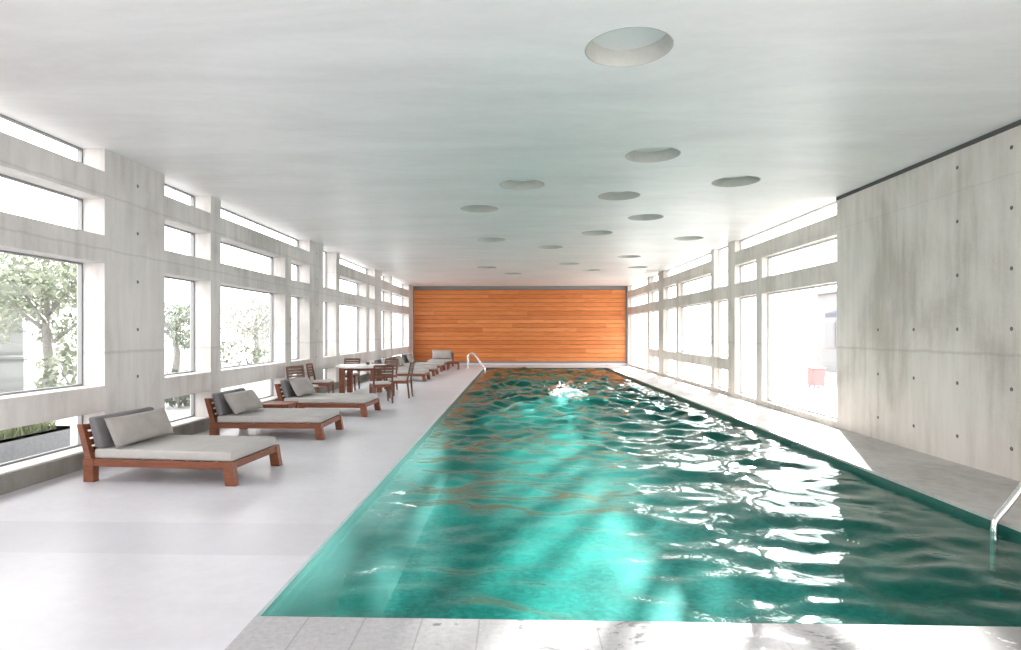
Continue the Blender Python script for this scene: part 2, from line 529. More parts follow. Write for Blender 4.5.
# windows: an aluminium frame (structure) with its pane as a child
win_n = 0
def window(x, y0, y1, z0, z1, fm, t):
    global win_n
    win_n += 1
    bm = bmesh.new()
    w, dp = t, 0.05
    box(bm, x - dp / 2, x + dp / 2, y0, y0 + w, z0, z1)
    box(bm, x - dp / 2, x + dp / 2, y1 - w, y1, z0, z1)
    box(bm, x - dp / 2, x + dp / 2, y0 + w, y1 - w, z0, z0 + w)
    box(bm, x - dp / 2, x + dp / 2, y0 + w, y1 - w, z1 - w, z1)
    f = tag(obj('window_%d' % win_n, bm, fm), kind='structure')
    bm = bmesh.new()
    vs = [bm.verts.new(p) for p in ((x, y0 + w * .5, z0 + w * .5), (x, y1 - w * .5, z0 + w * .5), (x, y1 - w * .5, z1 - w * .5), (x, y0 + w * .5, z1 - w * .5))]
    bm.faces.new(vs)
    obj('pane', bm, M['glass'], f)
for o in left_op: window(XLG, *o, M['frame'], 0.022)
for o in right_op: window(XRG, *o, M['frame_light'], 0.035)

# floor: the deck around the pool
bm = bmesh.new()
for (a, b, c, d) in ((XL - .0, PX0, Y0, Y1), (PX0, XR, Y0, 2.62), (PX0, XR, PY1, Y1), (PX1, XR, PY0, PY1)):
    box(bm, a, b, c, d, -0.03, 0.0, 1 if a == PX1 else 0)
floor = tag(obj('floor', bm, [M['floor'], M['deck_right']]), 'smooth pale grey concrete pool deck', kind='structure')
bm = bmesh.new()
box(bm, PX0, XR, 2.62, PY0, -0.03, 0.0)
tag(obj('trim_1', bm, M['coping']), 'pale stone coping slabs along the near pool edge with wet patches', kind='structure')

# pool basin: tiled floor and walls, a darker band at the water line
PB = -1.50
bm = bmesh.new()
box(bm, PX0 - .25, PX1 + .25, PY0 - .25, PY1 + .25, PB - .2, PB)
e = 0.004
for (a, b, c, d) in ((PX0 - .25, PX0 - e, PY0 - .25, PY1 + .25), (PX1 + e, PX1 + .25, PY0 - .25, PY1 + .25), (PX0, PX1, PY0 - .25, PY0 - e), (PX0, PX1, PY1 + e, PY1 + .25)):
    box(bm, a, b, c, d, PB, -0.30, 1)
    box(bm, a, b, c, d, -0.30, -0.0305, 1)
pool = tag(obj('pool_floor', bm, [M['tile'], M['tile_edge']]), 'green tiled pool basin', kind='structure')

# water: a rippled sheet
def water():
    bm = bmesh.new()
    nx = 150
    ys = []
    y = PY0
    while y < PY1:
        ys.append(y)
        y += max(0.035, (y - 1.0) * 0.0065)
    ys.append(PY1)
    rows = []
    for y in ys:
        row = []
        for i in range(nx + 1):
            x = PX0 + (PX1 - PX0) * i / nx
            p = Vector((x * 0.62 + 0.25 * y, y * 0.95, 0.3))
            w = noise.noise(p + Vector((noise.noise(p * 0.7) * 0.8, noise.noise(p * 0.7 + Vector((9, 2, 1))) * 0.8, 0)))
            w2 = noise.noise(Vector((x * 1.9 - 0.5 * y, y * 2.3 + 0.3 * x, 4.1)))
            w3 = noise.noise(Vector((x * 4.3, y * 5.1, 8.7)))
            w4 = noise.noise(Vector((x * 2.4 + 0.4 * y, y * 4.2, 15.3)))
            dx, dy = x - 1.35, y - 17.6
            r = math.hypot(dx, dy)
            sw = math.sin(r * 5.2) * math.exp(-r * 0.35) * 0.012
            ed = min(x - PX0, PX1 - x, (y - PY0) * 1.5 + .15, PY1 - y)
            k = .22 + .78 * min(1.0, ed / .6)
            k *= 1.0 + 0.9 * min(1.0, max(0.0, (y - 7.0) / 9.0)) * min(1.0, max(0.0, ed / .9))
            g = 1.0 + 1.5 * min(1.0, max(0.0, (y - 6.5) / 8.0))
            z = WZ + k * (0.064 * w + g * (0.024 * w2 + 0.011 * w3 + 0.016 * w4)) + sw
            row.append(bm.verts.new((x, y, z)))
        rows.append(row)
    for a, b in zip(rows, rows[1:]):
        for i in range(nx):
            bm.faces.new((a[i], a[i + 1], b[i + 1], b[i]))
    return bm
wo = obj('pool_water', water(), M['water'], smooth=True)
tag(wo, 'rippled clear green water filling the long pool', 'water', kind='stuff')

# end wall with timber boards, plinth and head strip
bm = bmesh.new()
box(bm, XLO, XRO, Y1 + .06, Y1 + .3, 0, H)
tag(obj('wall_back', bm, M['conc_right']), 'concrete end wall behind the timber boards', kind='structure')
bm = bmesh.new()
z = 0.19
while z + PLANK <= 3.72:
    box(bm, XL + .05, XR - .08, Y1, Y1 + .06, z, z + PLANK - 0.017)
    z += PLANK
box(bm, XL + .05, XR - .08, Y1 + .03, Y1 + .058, .19, 3.70, 1)
tag(obj('wall_cladding', bm, [M['planks'], M['teak_dark']], bevel=0.003, segs=1), 'horizontal orange timber boards covering the end wall', kind='structure')
bm = bmesh.new(); box(bm, XL, XR, Y1 - .01, Y1 + .05, 0.0, 0.10); box(bm, XL, XR, Y1, Y1 + .05, 0.10, 0.185, 1)
tag(obj('baseboard_back', bm, [M['floor'], M['grey_plinth']]), kind='structure')
bm = bmesh.new(); box(bm, XL, XR, Y1, Y1 + .05, 3.70, H); box(bm, XL, XL + .05, Y1 - .02, Y1 + .05, .19, 3.70); box(bm, XR - .08, XR, Y1 - .02, Y1 + .05, .19, 3.70)
tag(obj('trim_2', bm, M['grey_plinth']), kind='structure')
# unseen wall behind the viewpoint, openings added to brighten the near end
bm = bmesh.new(); box(bm, XLO, XRO, Y0 - .25, Y0, 0, .1); box(bm, XLO, XRO, Y0 - .25, Y0, 3.6, H)
for a, b in ((XLO, -2.6), (.2, 1.0), (3.8, XRO)): box(bm, a, b, Y0 - .25, Y0, .1, 3.6)
tag(obj('unseen_wall_front', bm, M['conc_left']), kind='structure')
bm = bmesh.new(); box(bm, XL + .001, XL + .03, Y0, Y1, 0, .185)
tag(obj('baseboard_left', bm, M['curb']), 'concrete kerb under the left windows, its front shade painted dark olive grey', kind='structure')
# strip coloured dark as the shade of a shadow gap at the head of the solid right wall
bm = bmesh.new(); box(bm, XR - .012, XR + .02, Y0, yr(836.5), H - .055, H)
tag(obj('gap_shade_strip', bm, M['gap_shade']), kind='structure')

# ceiling with round niches
NR = 0.338
spots = []     # (pixel x, far rim pixel y, words)
for px, py in ((628.5, 67), (652.5, 162.6), (735.5, 187), (522, 190), (619, 200.4), (645.5, 220.6), (479.5, 212.6), (597, 235.3), (492, 241.9),
               (550, 249), (688.5, 240.5), (629, 258), (569, 265), (637.5, 268.3), (591, 271.2), (487, 268.5), (513, 274.5)):
    df = F * (H - 1.6) / (332.5 - py)
    d = df - NR
    x = wx(px, d)
    spots.append((x, wy(d, x)))
def ceiling_bm(z0, z1):
    bm = bmesh.new(); box(bm, XLO, XRO, Y0 - .25, Y1 + .3, z0, z1); return bm
ceil = obj('ceiling', ceiling_bm(H, H + .30), M['ceiling'])
cb = bmesh.new()
for (x, y) in spots:
    bmesh.ops.create_cone(cb, cap_ends=True, segments=64, radius1=NR + .012, radius2=NR + .012, depth=.34, matrix=Matrix.Translation((x, y, H + .03)))
cut = obj('cut', cb, M['ceiling'])
md = ceil.modifiers.new('b', 'BOOLEAN'); md.operation = 'DIFFERENCE'; md.object = cut; md.solver = 'EXACT'
dg = bpy.context.evaluated_depsgraph_get()
me = bpy.data.meshes.new_from_object(ceil.evaluated_get(dg))
ceil.modifiers.clear(); ceil.data = me
bpy.data.objects.remove(cut)
tag(ceil, 'pale trowelled plaster ceiling with round niches', kind='structure')

LBL = ['large round niche light recessed in the ceiling, the closest and biggest one',
       'round ceiling niche light, second biggest, right of the room centre',
       'round ceiling niche light by the solid concrete wall, rightmost of the clear row',
       'round ceiling niche light just past the room centre, left of the mid row',
       'round ceiling niche light between the mid row and the second biggest niche',
       'small round ceiling niche light with a beige rim, right of the room centre',
       'round ceiling niche light farthest left among the clearly seen ones',
       'small round ceiling niche light over the middle of the pool, fifth row away',
       'small round ceiling niche light on the left, behind the leftmost clear one',
       'tiny round ceiling niche light just right of the room centre with a bright edge',
       'small faint round ceiling niche light beside the tall window wall',
       'tiny round ceiling niche light toward the windows, in front of the last two right ones',
       'tiny round ceiling niche light over the swimmer, near the timber wall',
       'tiny round ceiling niche light closest to the right window tops at the far end',
       'tiny round ceiling niche light nearest the timber wall, right of centre',
       'tiny round ceiling niche light at the far left, one before the timber wall',
       'tiny round ceiling niche light nearest the timber wall, left of centre']
def make_niche():
    t = empty('ceiling_light', LBL[0], 'light', (spots[0][0], spots[0][1], H), group='round niche lights in the ceiling')
    bm = bmesh.new()
    seg = 64
    prof = [(NR + .010, 0.16), (NR + .010, 0.001), (NR, 0.0), (NR - .004, 0.006), (NR - .012, 0.115), (NR - .03, 0.135)]
    rings = [[bm.verts.new((r * math.cos(2 * PI * k / seg), r * math.sin(2 * PI * k / seg), z)) for k in range(seg)] for r, z in prof]
    for a, b in zip(rings, rings[1:]):
        for k in range(seg):
            bm.faces.new((a[k], a[(k + 1) % seg], b[(k + 1) % seg], b[k]))
    obj('housing', bm, M['niche'], t, smooth=True)
    bm = bmesh.new()
    top = []
    for r, z in ((NR - .028, .134), (NR * .6, .128), (0.001, .126)):
        top.append([bm.verts.new((r * math.cos(2 * PI * k / seg), r * math.sin(2 * PI * k / seg), z)) for k in range(seg)])
    for a, b in zip(top, top[1:]):
        for k in range(seg):
            bm.faces.new((a[k], a[(k + 1) % seg], b[(k + 1) % seg], b[k]))
    obj('diffuser', bm, M['lens'], t, smooth=True)
    return t
n0 = make_niche()
for i, (x, y) in enumerate(spots):
    if i == 0: continue
    c = copy_tree(n0)
    c.location = (x, y, H)
    c['label'] = LBL[i]

# ------------------------------------------------------------------ soft shapes
def pillow_bm(L, Hh, T, seed=0, n=28):
    """pillow standing in the local YZ plane: L along y, Hh along z, T thick along x"""
    bm = bmesh.new()
    def pt(u, v, s):
        e = (max(0, 1 - abs(u) ** 3.2) ** 0.55) * (max(0, 1 - abs(v) ** 3.0) ** 0.55)
        pin = 1 - 0.06 * (1 - abs(v) ** 2) * abs(u) ** 6
        pin2 = 1 - 0.09 * (1 - abs(u) ** 2) * abs(v) ** 6
        wr = noise.noise(Vector((u * 2.3 + seed * 3.1, v * 2.8, s * 2.0 + seed))) * 0.14 * e
        return Vector((s * T / 2 * (e + wr), u * L / 2 * pin, v * Hh / 2 * pin2))
    g = {}
    for s in (1, -1):
        for i in range(n + 1):
            for j in range(n + 1):
                u, v = -1 + 2 * i / n, -1 + 2 * j / n
                edge = i in (0, n) or j in (0, n)
                if s == -1 and edge: g[s, i, j] = g[1, i, j]
                else: g[s, i, j] = bm.verts.new(pt(u, v, s))
    for s in (1, -1):
        for i in range(n):
            for j in range(n):
                q = [g[s, i, j], g[s, i + 1, j], g[s, i + 1, j + 1], g[s, i, j + 1]]
                bm.faces.new(q if s == 1 else q[::-1])
    return bm

def slab_cushion(bm, x0, x1, y0, y1, z0, z1, r=0.03):
    """a mattress-like block with rounded edges and a slightly crowned top"""
    n = 10
    vs = box(bm, x0, x1, y0, y1, z0, z1)

# ------------------------------------------------------------------ sun lounger
LGROUP = 'wooden sun loungers along the window wall'
def make_lounger(label):
    t = empty('sun_lounger', label, 'sun lounger', group=LGROUP)
    xf, xh, w = 0.86, -0.74, 0.50
    zt, zb = 0.245, 0.168
    bm = bmesh.new()
    for s in (-1, 1):
        box(bm, xh, xf, s * w - .022, s * w + .022, zb, zt)
    box(bm, xf - .045, xf, -w + .022, w - .022, zb, zt)
    box(bm, xh, xh + .045, -w + .022, w - .022, zb, zt)
    for k in range(9):
        x = -0.66 + k * 0.165
        box(bm, x, x + .09, -w + .022, w - .022, zt - .03, zt - .008)
    obj('frame', bm, M['teak'], t, bevel=0.005)
    for sy in (-1, 1):
        y0, y1 = sorted((sy * (w - .055), sy * (w + .03)))
        bm = bmesh.new()
        hexa(bm, [(xf - .065, y0, 0), (xf + .045, y0, 0), (xf + .045, y1, 0), (xf - .065, y1, 0)],
             [(xf - .10, y0, zt + .002), (xf + .006, y0, zt + .002), (xf + .006, y1, zt + .002), (xf - .10, y1, zt + .002)])
        obj('leg', bm, M['teak'], t, bevel=0.005)
        bm = bmesh.new()
        hexa(bm, [(xh - .03, y0, 0), (xh + .085, y0, 0), (xh + .085, y1, 0), (xh - .03, y1, 0)],
             [(xh - .03, y0, zt + .004), (xh + .085, y0, zt + .004), (xh + .085, y1, zt + .004), (xh - .03, y1, zt + .004)])
        obj('leg', bm, M['teak'], t, bevel=0.005)
    bm = bmesh.new()
    for sy in (-1, 1):
        y0, y1 = sorted((sy * (w - .03), sy * (w + .025)))
        hexa(bm, [(xh - .012, y0, zt), (xh + .062, y0, zt), (xh + .062, y1, zt), (xh - .012, y1, zt)],
             [(xh - .11, y0, .615), (xh - .045, y0, .615), (xh - .045, y1, .615), (xh - .11, y1, .615)])
    for k in range(4):
        z0 = .30 + k * .082
        f0 = (z0 - zt) / (.615 - zt); f1 = (z0 + .06 - zt) / (.615 - zt)
        a, b = xh + .005 - .09 * f0, xh + .005 - .09 * f1
        hexa(bm, [(a, -w + .03, z0), (a + .03, -w + .03, z0), (a + .03, w - .03, z0), (a, w - .03, z0)],
             [(b, -w + .03, z0 + .06), (b + .03, -w + .03, z0 + .06), (b + .03, w - .03, z0 + .06), (b, w - .03, z0 + .06)])
    obj('backrest', bm, M['teak'], t, bevel=0.004)
    bm = bmesh.new()
    box(bm, xh + .06, xf - .012, -w + .012, w - .012, zt + .001, .350)
    m_ = obj('mattress', bm, M['mattress'], t, bevel=0.022, segs=4, smooth=True)
    bm = bmesh.new()
    zz0, zz1 = .352, .685
    xa, xb_ = xh + .058, xh - .03
    hexa(bm, [(xa, -w + .02, zz0), (xa + .095, -w + .02, zz0), (xa + .095, w - .02, zz0), (xa, w - .02, zz0)],
         [(xb_, -w + .02, zz1), (xb_ + .09, -w + .02, zz1), (xb_ + .09, w - .02, zz1), (xb_, w - .02, zz1)])
    obj('back_cushion', bm, M['back_cushion'], t, bevel=0.03, segs=4, smooth=True)
    return t

def place(o, x, y, rz=0.0, z=0.0):
    o.location = (x, y, z); o.rotation_euler = (0, 0, rz)

lo_info = [
    (-3.80, 6.85, -0.085, 'wooden sun lounger with grey mattress, biggest and first in the row from the camera'),
    (-3.79, 9.50, 0.0, 'wooden sun lounger with grey mattress, second in the row from the camera'),
    (-3.74, 12.02, -0.03, 'wooden sun lounger with grey mattress, third in the row, beside the armchairs'),
    (-3.88, 20.35, 0.0, 'wooden sun lounger just behind the dining chairs, first beyond the table'),
    (-3.90, 22.75, 0.0, 'wooden sun lounger beyond the dining table, second of the far row'),
    (-3.92, 25.20, 0.0, 'wooden sun lounger beyond the dining table, third of the far row'),
]
first = make_lounger(lo_info[0][3])
loungers = []
for i, (x, y, rz, lab) in enumerate(lo_info):
    o = first if i == 0 else copy_tree(first)
    o['label'] = lab
    place(o, x, y, rz)
    if i == 0: o.scale = (1.03, 1, 1)
    loungers.append(o)
# the last one stands the other way round, head to the timber wall
o = copy_tree(first)
o['label'] = 'wooden sun lounger turned end on with its back against the timber wall'
place(o, -3.52, 28.2, -PI / 2)
loungers.append(o)

def pillow(lx, ly, L, Hh, T, lean, twist, lab, lounger, seed, zbase=.352):
    bm = pillow_bm(L, Hh, T, seed)
    p = obj('pillow', bm, M['pillow'], smooth=True)
    rz = lounger.rotation_euler[2]
    c, s = math.cos(rz), math.sin(rz)
    zc = zbase + Hh / 2 * math.cos(lean) * .955 + T / 2 * math.sin(lean) * .5
    p.location = (lounger.location.x + c * lx - s * ly, lounger.location.y + s * lx + c * ly, zc)
    p.rotation_euler = (0, -lean, rz + twist)
    tag(p, lab, 'pillow', 'grey pillows on the loungers')
pillow(-.50, -.02, .98, .35, .17, .42, .0, 'wide grey pillow leaning on the back of the first lounger', loungers[0], 1)
pillow(-.47, -.08, .80, .37, .19, .60, -.10, 'creased grey pillow leaning on the back of the second lounger', loungers[1], 2)
pillow(-.49, -.07, .80, .38, .18, .50, -.06, 'grey pillow leaning on the back of the third lounger', loungers[2], 3)
pillow(-.48, .02, .80, .38, .18, .45, -.05, 'grey pillow on the lounger just behind the dining chairs', loungers[3], 4)
pillow(-.48, .02, .80, .42, .18, .40, .05, 'grey pillow on the second lounger beyond the dining table', loungers[4], 5)
pillow(-.48, .02, .80, .38, .18, .45, .0, 'grey pillow on the third lounger beyond the dining table', loungers[5], 6)
pillow(-.50, .0, .96, .44, .15, .25, .0, 'pale grey pillow upright on the lounger against the timber wall', loungers[6], 7)

# ------------------------------------------------------------------ low side tables
def make_side_table(lab):
    t = empty('side_table', lab, 'side table', group='low wooden side tables by the loungers')
    bm = bmesh.new(); box(bm, -.25, .25, -.25, .25, .315, .35)
    obj('tabletop', bm, M['teak'], t, bevel=.005)
    bm = bmesh.new()
    for s in (-1, 1):
        box(bm, -.20, .20, s * .215 - .012, s * .215 + .012, .25, .314)
        box(bm, s * .215 - .012, s * .215 + .012, -.20, .20, .25, .314)
    obj('apron', bm, M['teak'], t)
    for sx in (-1, 1):
        for sy in (-1, 1):
            bm = bmesh.new()
            box(bm, *sorted((sx * .195, sx * .245)), *sorted((sy * .195, sy * .245)), 0, .314)
            obj('leg', bm, M['teak'], t, bevel=.004)
    return t
st = make_side_table('low wooden side table between the second and third loungers')
place(st, -4.22, 10.75)
s2 = copy_tree(st); s2['label'] = 'low wooden side table beside the far lounger, in front of the timber wall'
place(s2, -2.72, 26.2)

# ------------------------------------------------------------------ dining table
TBX, TBY = -4.06, 15.85
dt = empty('dining_table', 'round white topped dining table on thick brown wooden legs', 'table', (TBX, TBY, 0))
bm = bmesh.new()
bmesh.ops.create_cone(bm, cap_ends=True, segments=64, radius1=.66, radius2=.66, depth=.055, matrix=Matrix.Translation((0, 0, .7225)))
obj('tabletop', bm, M['white_top'], dt, bevel=.008, smooth=False)
bm = bmesh.new()
for s in (-1, 1):
    box(bm, -.36, .36, s * .36 - .015, s * .36 + .015, .62, .694)
    box(bm, s * .40 - .015, s * .40 + .015, -.34, .34, .62, .694)
obj('apron', bm, M['teak'], dt)
for sx in (-1, 1):
    for sy in (-1, 1):
        bm = bmesh.new()
        box(bm, sx * .40 - .065, sx * .40 + .065, sy * .36 - .065, sy * .36 + .065, 0, .694)
        obj('leg', bm, M['teak'], dt, bevel=.006)

def bowl():
    bm = bmesh.new(); seg = 24
    prof = [(0.0005, .0), (.03, .0), (.05, .02), (.065, .055), (.060, .055), (.045, .022), (.0005, .012)]
    rings = [[bm.verts.new((r * math.cos(2 * PI * k / seg), r * math.sin(2 * PI * k / seg), z)) for k in range(seg)] for r, z in prof]
    for a, b in zip(rings, rings[1:]):
        for k in range(seg): bm.faces.new((a[k], a[(k + 1) % seg], b[(k + 1) % seg], b[k]))
    return bm
tag(obj('bowl', bowl(), M['dark_metal'], smooth=True, loc=(-3.95, 16.10, .75)), 'small dark bowl on the white dining table', 'bowl')

# ------------------------------------------------------------------ chairs (face local +y)
def make_chair(lab, group):
    t = empty('dining_chair', lab, 'chair', group=group)
    w = .225
    bm = bmesh.new()
    box(bm, -w + .02, w - .02, -.20, .235, .425, .475)
    obj('seat', bm, M['seat_fabric'], t, bevel=.015, segs=3, smooth=True)
    bm = bmesh.new()
    for s in (-1, 1):
        box(bm, s * (w - .012) - .012, s * (w - .012) + .012, -.20, .20, .355, .424)
    box(bm, -w + .02, w - .02, .205, .23, .355, .424)
    box(bm, -w + .02, w - .02, -.215, -.19, .355, .424)
    for k in range(5): box(bm, -w + .03, w - .03, -.16 + k * .08, -.11 + k * .08, .405, .4245)
    obj('seat_frame', bm, M['teak'], t, bevel=.003)
    for s in (-1, 1):
        bm = bmesh.new()
        x0, x1 = sorted((s * (w - .04), s * (w + .003)))
        hexa(bm, [(x0 + .004, .20, 0), (x1 - .004, .20, 0), (x1 - .004, .232, 0), (x0 + .004, .232, 0)],
             [(x0, .19, .424), (x1, .19, .424), (x1, .236, .424), (x0, .236, .424)])
        obj('leg', bm, M['teak_dark'], t, bevel=.003)
        bm = bmesh.new()
        hexa(bm, [(x0 + .004, -.275, 0), (x1 - .004, -.275, 0), (x1 - .004, -.24, 0), (x0 + .004, -.24, 0)],
             [(x0, -.235, .45), (x1, -.235, .45), (x1, -.188, .45), (x0, -.188, .45)])
        obj('leg', bm, M['teak_dark'], t, bevel=.003)
    posts = []
    for s in (-1, 1):
        x0, x1 = sorted((s * (w - .035), s * (w + .003)))
        b = bmesh.new(); posts.append(b)
        hexa(b, [(x0, -.235, .45), (x1, -.235, .45), (x1, -.195, .45), (x0, -.195, .45)],
             [(x0, -.315, .87), (x1, -.315, .87), (x1, -.285, .87), (x0, -.285, .87)])
    b = bmesh.new()
    box(b, -w + .0355, w - .0355, -.322, -.280, .815, .872)
    bk = obj('backrest', b, M['teak_dark'], t, bevel=.006)
    for b in posts: obj('post', b, M['teak_dark'], bk, bevel=.003)
    for k in range(4):
        z0 = .565 + k * .062
        f0 = (z0 - .45) / .42; f1 = (z0 + .046 - .45) / .42
        a, c = -.222 - .085 * f0, -.222 - .085 * f1
        b = bmesh.new()
        hexa(b, [(-w + .035, a - .009, z0), (w - .035, a - .009, z0), (w - .035, a + .009, z0), (-w + .035, a + .009, z0)],
             [(-w + .035, c - .009, z0 + .046), (w - .035, c - .009, z0 + .046), (w - .035, c + .009, z0 + .046), (-w + .035, c + .009, z0 + .046)])
        obj('slat', b, M['teak_dark'], bk)
    return t
CG = 'slatted wooden chairs around the white table'
R = math.radians
chairs = [(-3.10, 13.88, R(24), 'slatted wooden dining chair with its back to the camera, in front of the white table', CG),
          (-2.86, 14.98, R(88), 'wooden dining chair seen from the side, nearest the pool', CG),
          (-4.66, 16.90, R(180), 'wooden dining chair behind the round white table, facing the camera', CG),
          (-3.62, 16.75, R(155), 'wooden dining chair at the far corner of the white table, behind the back turned chair', CG),
          (-4.58, 13.0, R(-122), 'slatted wooden chair with pale seat beside the third lounger pillow', 'pair of wooden chairs by the window wall'),
          (-4.60, 14.28, R(-88), 'slatted wooden chair seen side on between the third lounger and white table', 'pair of wooden chairs by the window wall')]
c0 = make_chair(chairs[0][3], CG)
for i, (x, y, rz, lab, g) in enumerate(chairs):
    o = c0 if i == 0 else copy_tree(c0)
    o['label'] = lab; o['group'] = g
    place(o, x, y, rz)

# ------------------------------------------------------------------ pool ladders
def make_ladder(name, x_edge, y0, y1, side, label):
    """side -1: deck lies to the left of the edge; the rails slope into the water"""
    t = empty(name, label, 'handrail', (x_edge, (y0 + y1) / 2, 0), group='curved steel pool handrails')
    sx = -side
    hw = (y1 - y0) / 2
    for yy in (-hw, hw):
        pts = [(-sx * .70, yy, 0.0), (-sx * .70, yy, .50)]
        for k in range(1, 9):
            a = PI - k / 8 * (PI * .86)
            pts.append((-sx * .70 + sx * .17 * (1 + math.cos(a)), yy, .50 + .17 * math.sin(a)))
        pts += [(-sx * .05, yy, .12), (sx * .035, yy, 0.03), (sx * .06, yy, -.04), (sx * .06, yy, -.42)]
        # smooth the chain
        for _ in range(2):
            q = [pts[0]]
            for a, b in zip(pts, pts[1:]):
                a, b = Vector(a), Vector(b)
                q += [a * .75 + b * .25, a * .25 + b * .75]
            q.append(pts[-1]); pts = q
        bm = bmesh.new(); tube(bm, pts, .028, 14)
        rl = obj('rail', bm, M['steel'], t, smooth=True)
        bm = bmesh.new()
        bmesh.ops.create_cone(bm, cap_ends=True, segments=24, radius1=.05, radius2=.045, depth=.012, matrix=Matrix.Translation((-sx * .70, yy, .0065)))
        obj('flange', bm, M['steel'], rl, smooth=False)
    return t
make_ladder('pool_handrail', PX0, 27.1, 27.6, -1, 'curved steel pool handrail at the far left pool corner, before the timber wall')
make_ladder('pool_handrail', PX1, 4.74, 5.30, 1, 'curved steel pool handrail rising from the water beside the concrete wall')

# ------------------------------------------------------------------ swimmer
def skin_mesh(name, verts, edges, radii, root=0, levels=2):
    me = bpy.data.meshes.new(name)
    me.from_pydata(verts, edges, [])
    o = link(bpy.data.objects.new(name, me))
    sk = o.modifiers.new('s', 'SKIN')
    sk.use_smooth_shade = True
    for i, r in enumerate(radii):
        rr = r if isinstance(r, (tuple, list)) else (r, r)
        me.skin_vertices[0].data[i].radius = rr
        me.skin_vertices[0].data[i].use_root = (i == root)
    ss = o.modifiers.new('u', 'SUBSURF'); ss.levels = levels; ss.render_levels = levels
    dg = bpy.context.evaluated_depsgraph_get()
    m2 = bpy.data.meshes.new_from_object(o.evaluated_get(dg))
    bpy.data.objects.remove(o)
    return m2

def make_swimmer(x, y, z, rz):
    t_label = 'person with wet dark hair swimming front crawl amid white splash'
    V, E, Rd = [], [], []
    def add(p, r, parent=None):
        V.append(p); Rd.append(r)
        if parent is not None: E.append((parent, len(V) - 1))
        return len(V) - 1
    # prone, head toward +y, z up
    pel = add((0, -.02, 0), (.155, .11))
    wst = add((0, .18, .02), (.135, .10), pel)
    cst = add((0, .40, .03), (.165, .115), wst)
    shl = add((0, .53, .035), (.15, .09), cst)
    nck = add((0, .62, .05), (.06, .06), shl)
    hd0 = add((0, .70, .07), (.078, .088), nck)
    hd1 = add((0, .79, .085), (.082, .095), hd0)
    hd2 = add((0, .855, .085), (.05, .06), hd1)
    for s in (-1, 1):
        hp = add((s * .10, -.12, -.005), (.095, .10), pel)
        kn = add((s * .12, -.55, -.07), (.062, .064), hp)
        cf = add((s * .12, -.70, -.05), (.056, .06), kn)
        an = add((s * .11, -.97, -.06 - .03 * s), (.036, .038), cf)
        ft = add((s * .11, -1.16, -.10 - .03 * s), (.036, .022), an)
        to = add((s * .11, -1.22, -.115 - .03 * s), (.026, .014), ft)
    # leading arm, stretched ahead under the surface
    def hand(wrist_i, wp, d, nrm):
        d = Vector(d).normalized(); nrm = Vector(nrm).normalized(); sd = d.cross(nrm)
        wp = Vector(wp)
        pm = add(tuple(wp + d * .055), (.036, .018), wrist_i)
        for k, (off, ln) in enumerate(((-.030, .070), (-.010, .080), (.010, .075), (.030, .058))):
            a = add(tuple(wp + d * .095 + sd * off), .0095, pm)
            b = add(tuple(wp + d * (.095 + ln * .55) + sd * off * 1.15 - nrm * .006), .0085, a)
            add(tuple(wp + d * (.095 + ln) + sd * off * 1.2 - nrm * .018), .0070, b)
        a = add(tuple(wp + d * .045 - sd * .042 - nrm * .008), .011, pm)
        add(tuple(wp + d * .085 - sd * .062 - nrm * .016), .008, a)
    s1 = add((-.18, .54, .03), (.068, .066), shl)
    e1 = add((-.23, .82, -.02), (.046, .046), s1)
    w1 = add((-.20, 1.06, -.06), (.029, .025), e1)
    hand(w1, V[w1], (.05, 1, -.1), (0, .1, 1))
    # recovering arm, elbow high above the water
    s2_ = add((.18, .53, .06), (.068, .066), shl)
    e2 = add((.36, .50, .24), (.047, .046), s2_)
    w2 = add((.40, .70, .10), (.029, .025), e2)
    hand(w2, V[w2], (.0, .85, -.5), (.2, .5, .85))
    me = skin_mesh('person', V, E, Rd, pel)
    o = link(bpy.data.objects.new('person', me))
    me.materials.append(M['skin'])
    # face: nose, brow, ears and mouth drawn out of the head surface (it looks down into the water)
    for v in me.vertices:
        p = v.co
        if .66 < p.y < .90 and abs(p.x) < .11:
            fx, fy, low = abs(p.x), p.y, p.z < .05
            if low and fx < .016 and .735 < fy < .785: p.z -= .022
            if low and .02 < fx < .05 and .785 < fy < .81: p.z += .006
            if low and fx < .03 and .695 < fy < .712: p.z += .005
            if fx > .070 and .72 < fy < .775 and .05 < p.z < .10: p.x += .016 * (1 if p.x > 0 else -1)
    o.location = (x, y, z); o.rotation_euler = (0, 0, rz)
    tag(o, t_label, 'person')
    # hair cap
    bm = bmesh.new()
    bmesh.ops.create_uvsphere(bm, u_segments=28, v_segments=18, radius=1.0)
    kill = [v for v in bm.verts if v.co.z < -.25 and v.co.y < .75 or v.co.z < -0.55]
    bmesh.ops.delete(bm, geom=kill, context='VERTS')
    for v in bm.verts:
        n = 1 + .035 * noise.noise(v.co * 5)
        v.co = Vector((v.co.x * .093 * n, .785 + v.co.y * .118 * n, .092 + v.co.z * .103 * n))
    obj('hair', bm, M['hair'], o, smooth=True)
    # swim trunks: a sleeve round hips and upper thighs
    bm = bmesh.new()
    seg = 24
    rows = []
    for yy, rx, rz_ in ((.10, .152, .118), (.03, .170, .126), (-.08, .205, .126), (-.20, .212, .118), (-.30, .205, .108)):
        rows.append([bm.verts.new((rx * math.cos(2 * PI * k / seg), yy, -.005 + rz_ * math.sin(2 * PI * k / seg) - (.02 if yy < -.15 else 0))) for k in range(seg)])
    for a, b in zip(rows, rows[1:]):
        for k in range(seg): bm.faces.new((a[k], a[(k + 1) % seg], b[(k + 1) % seg], b[k]))
    obj('swim_trunks', bm, M['trunks'], o, smooth=True)
    return o
SWX, SWY = 1.33, 18.15
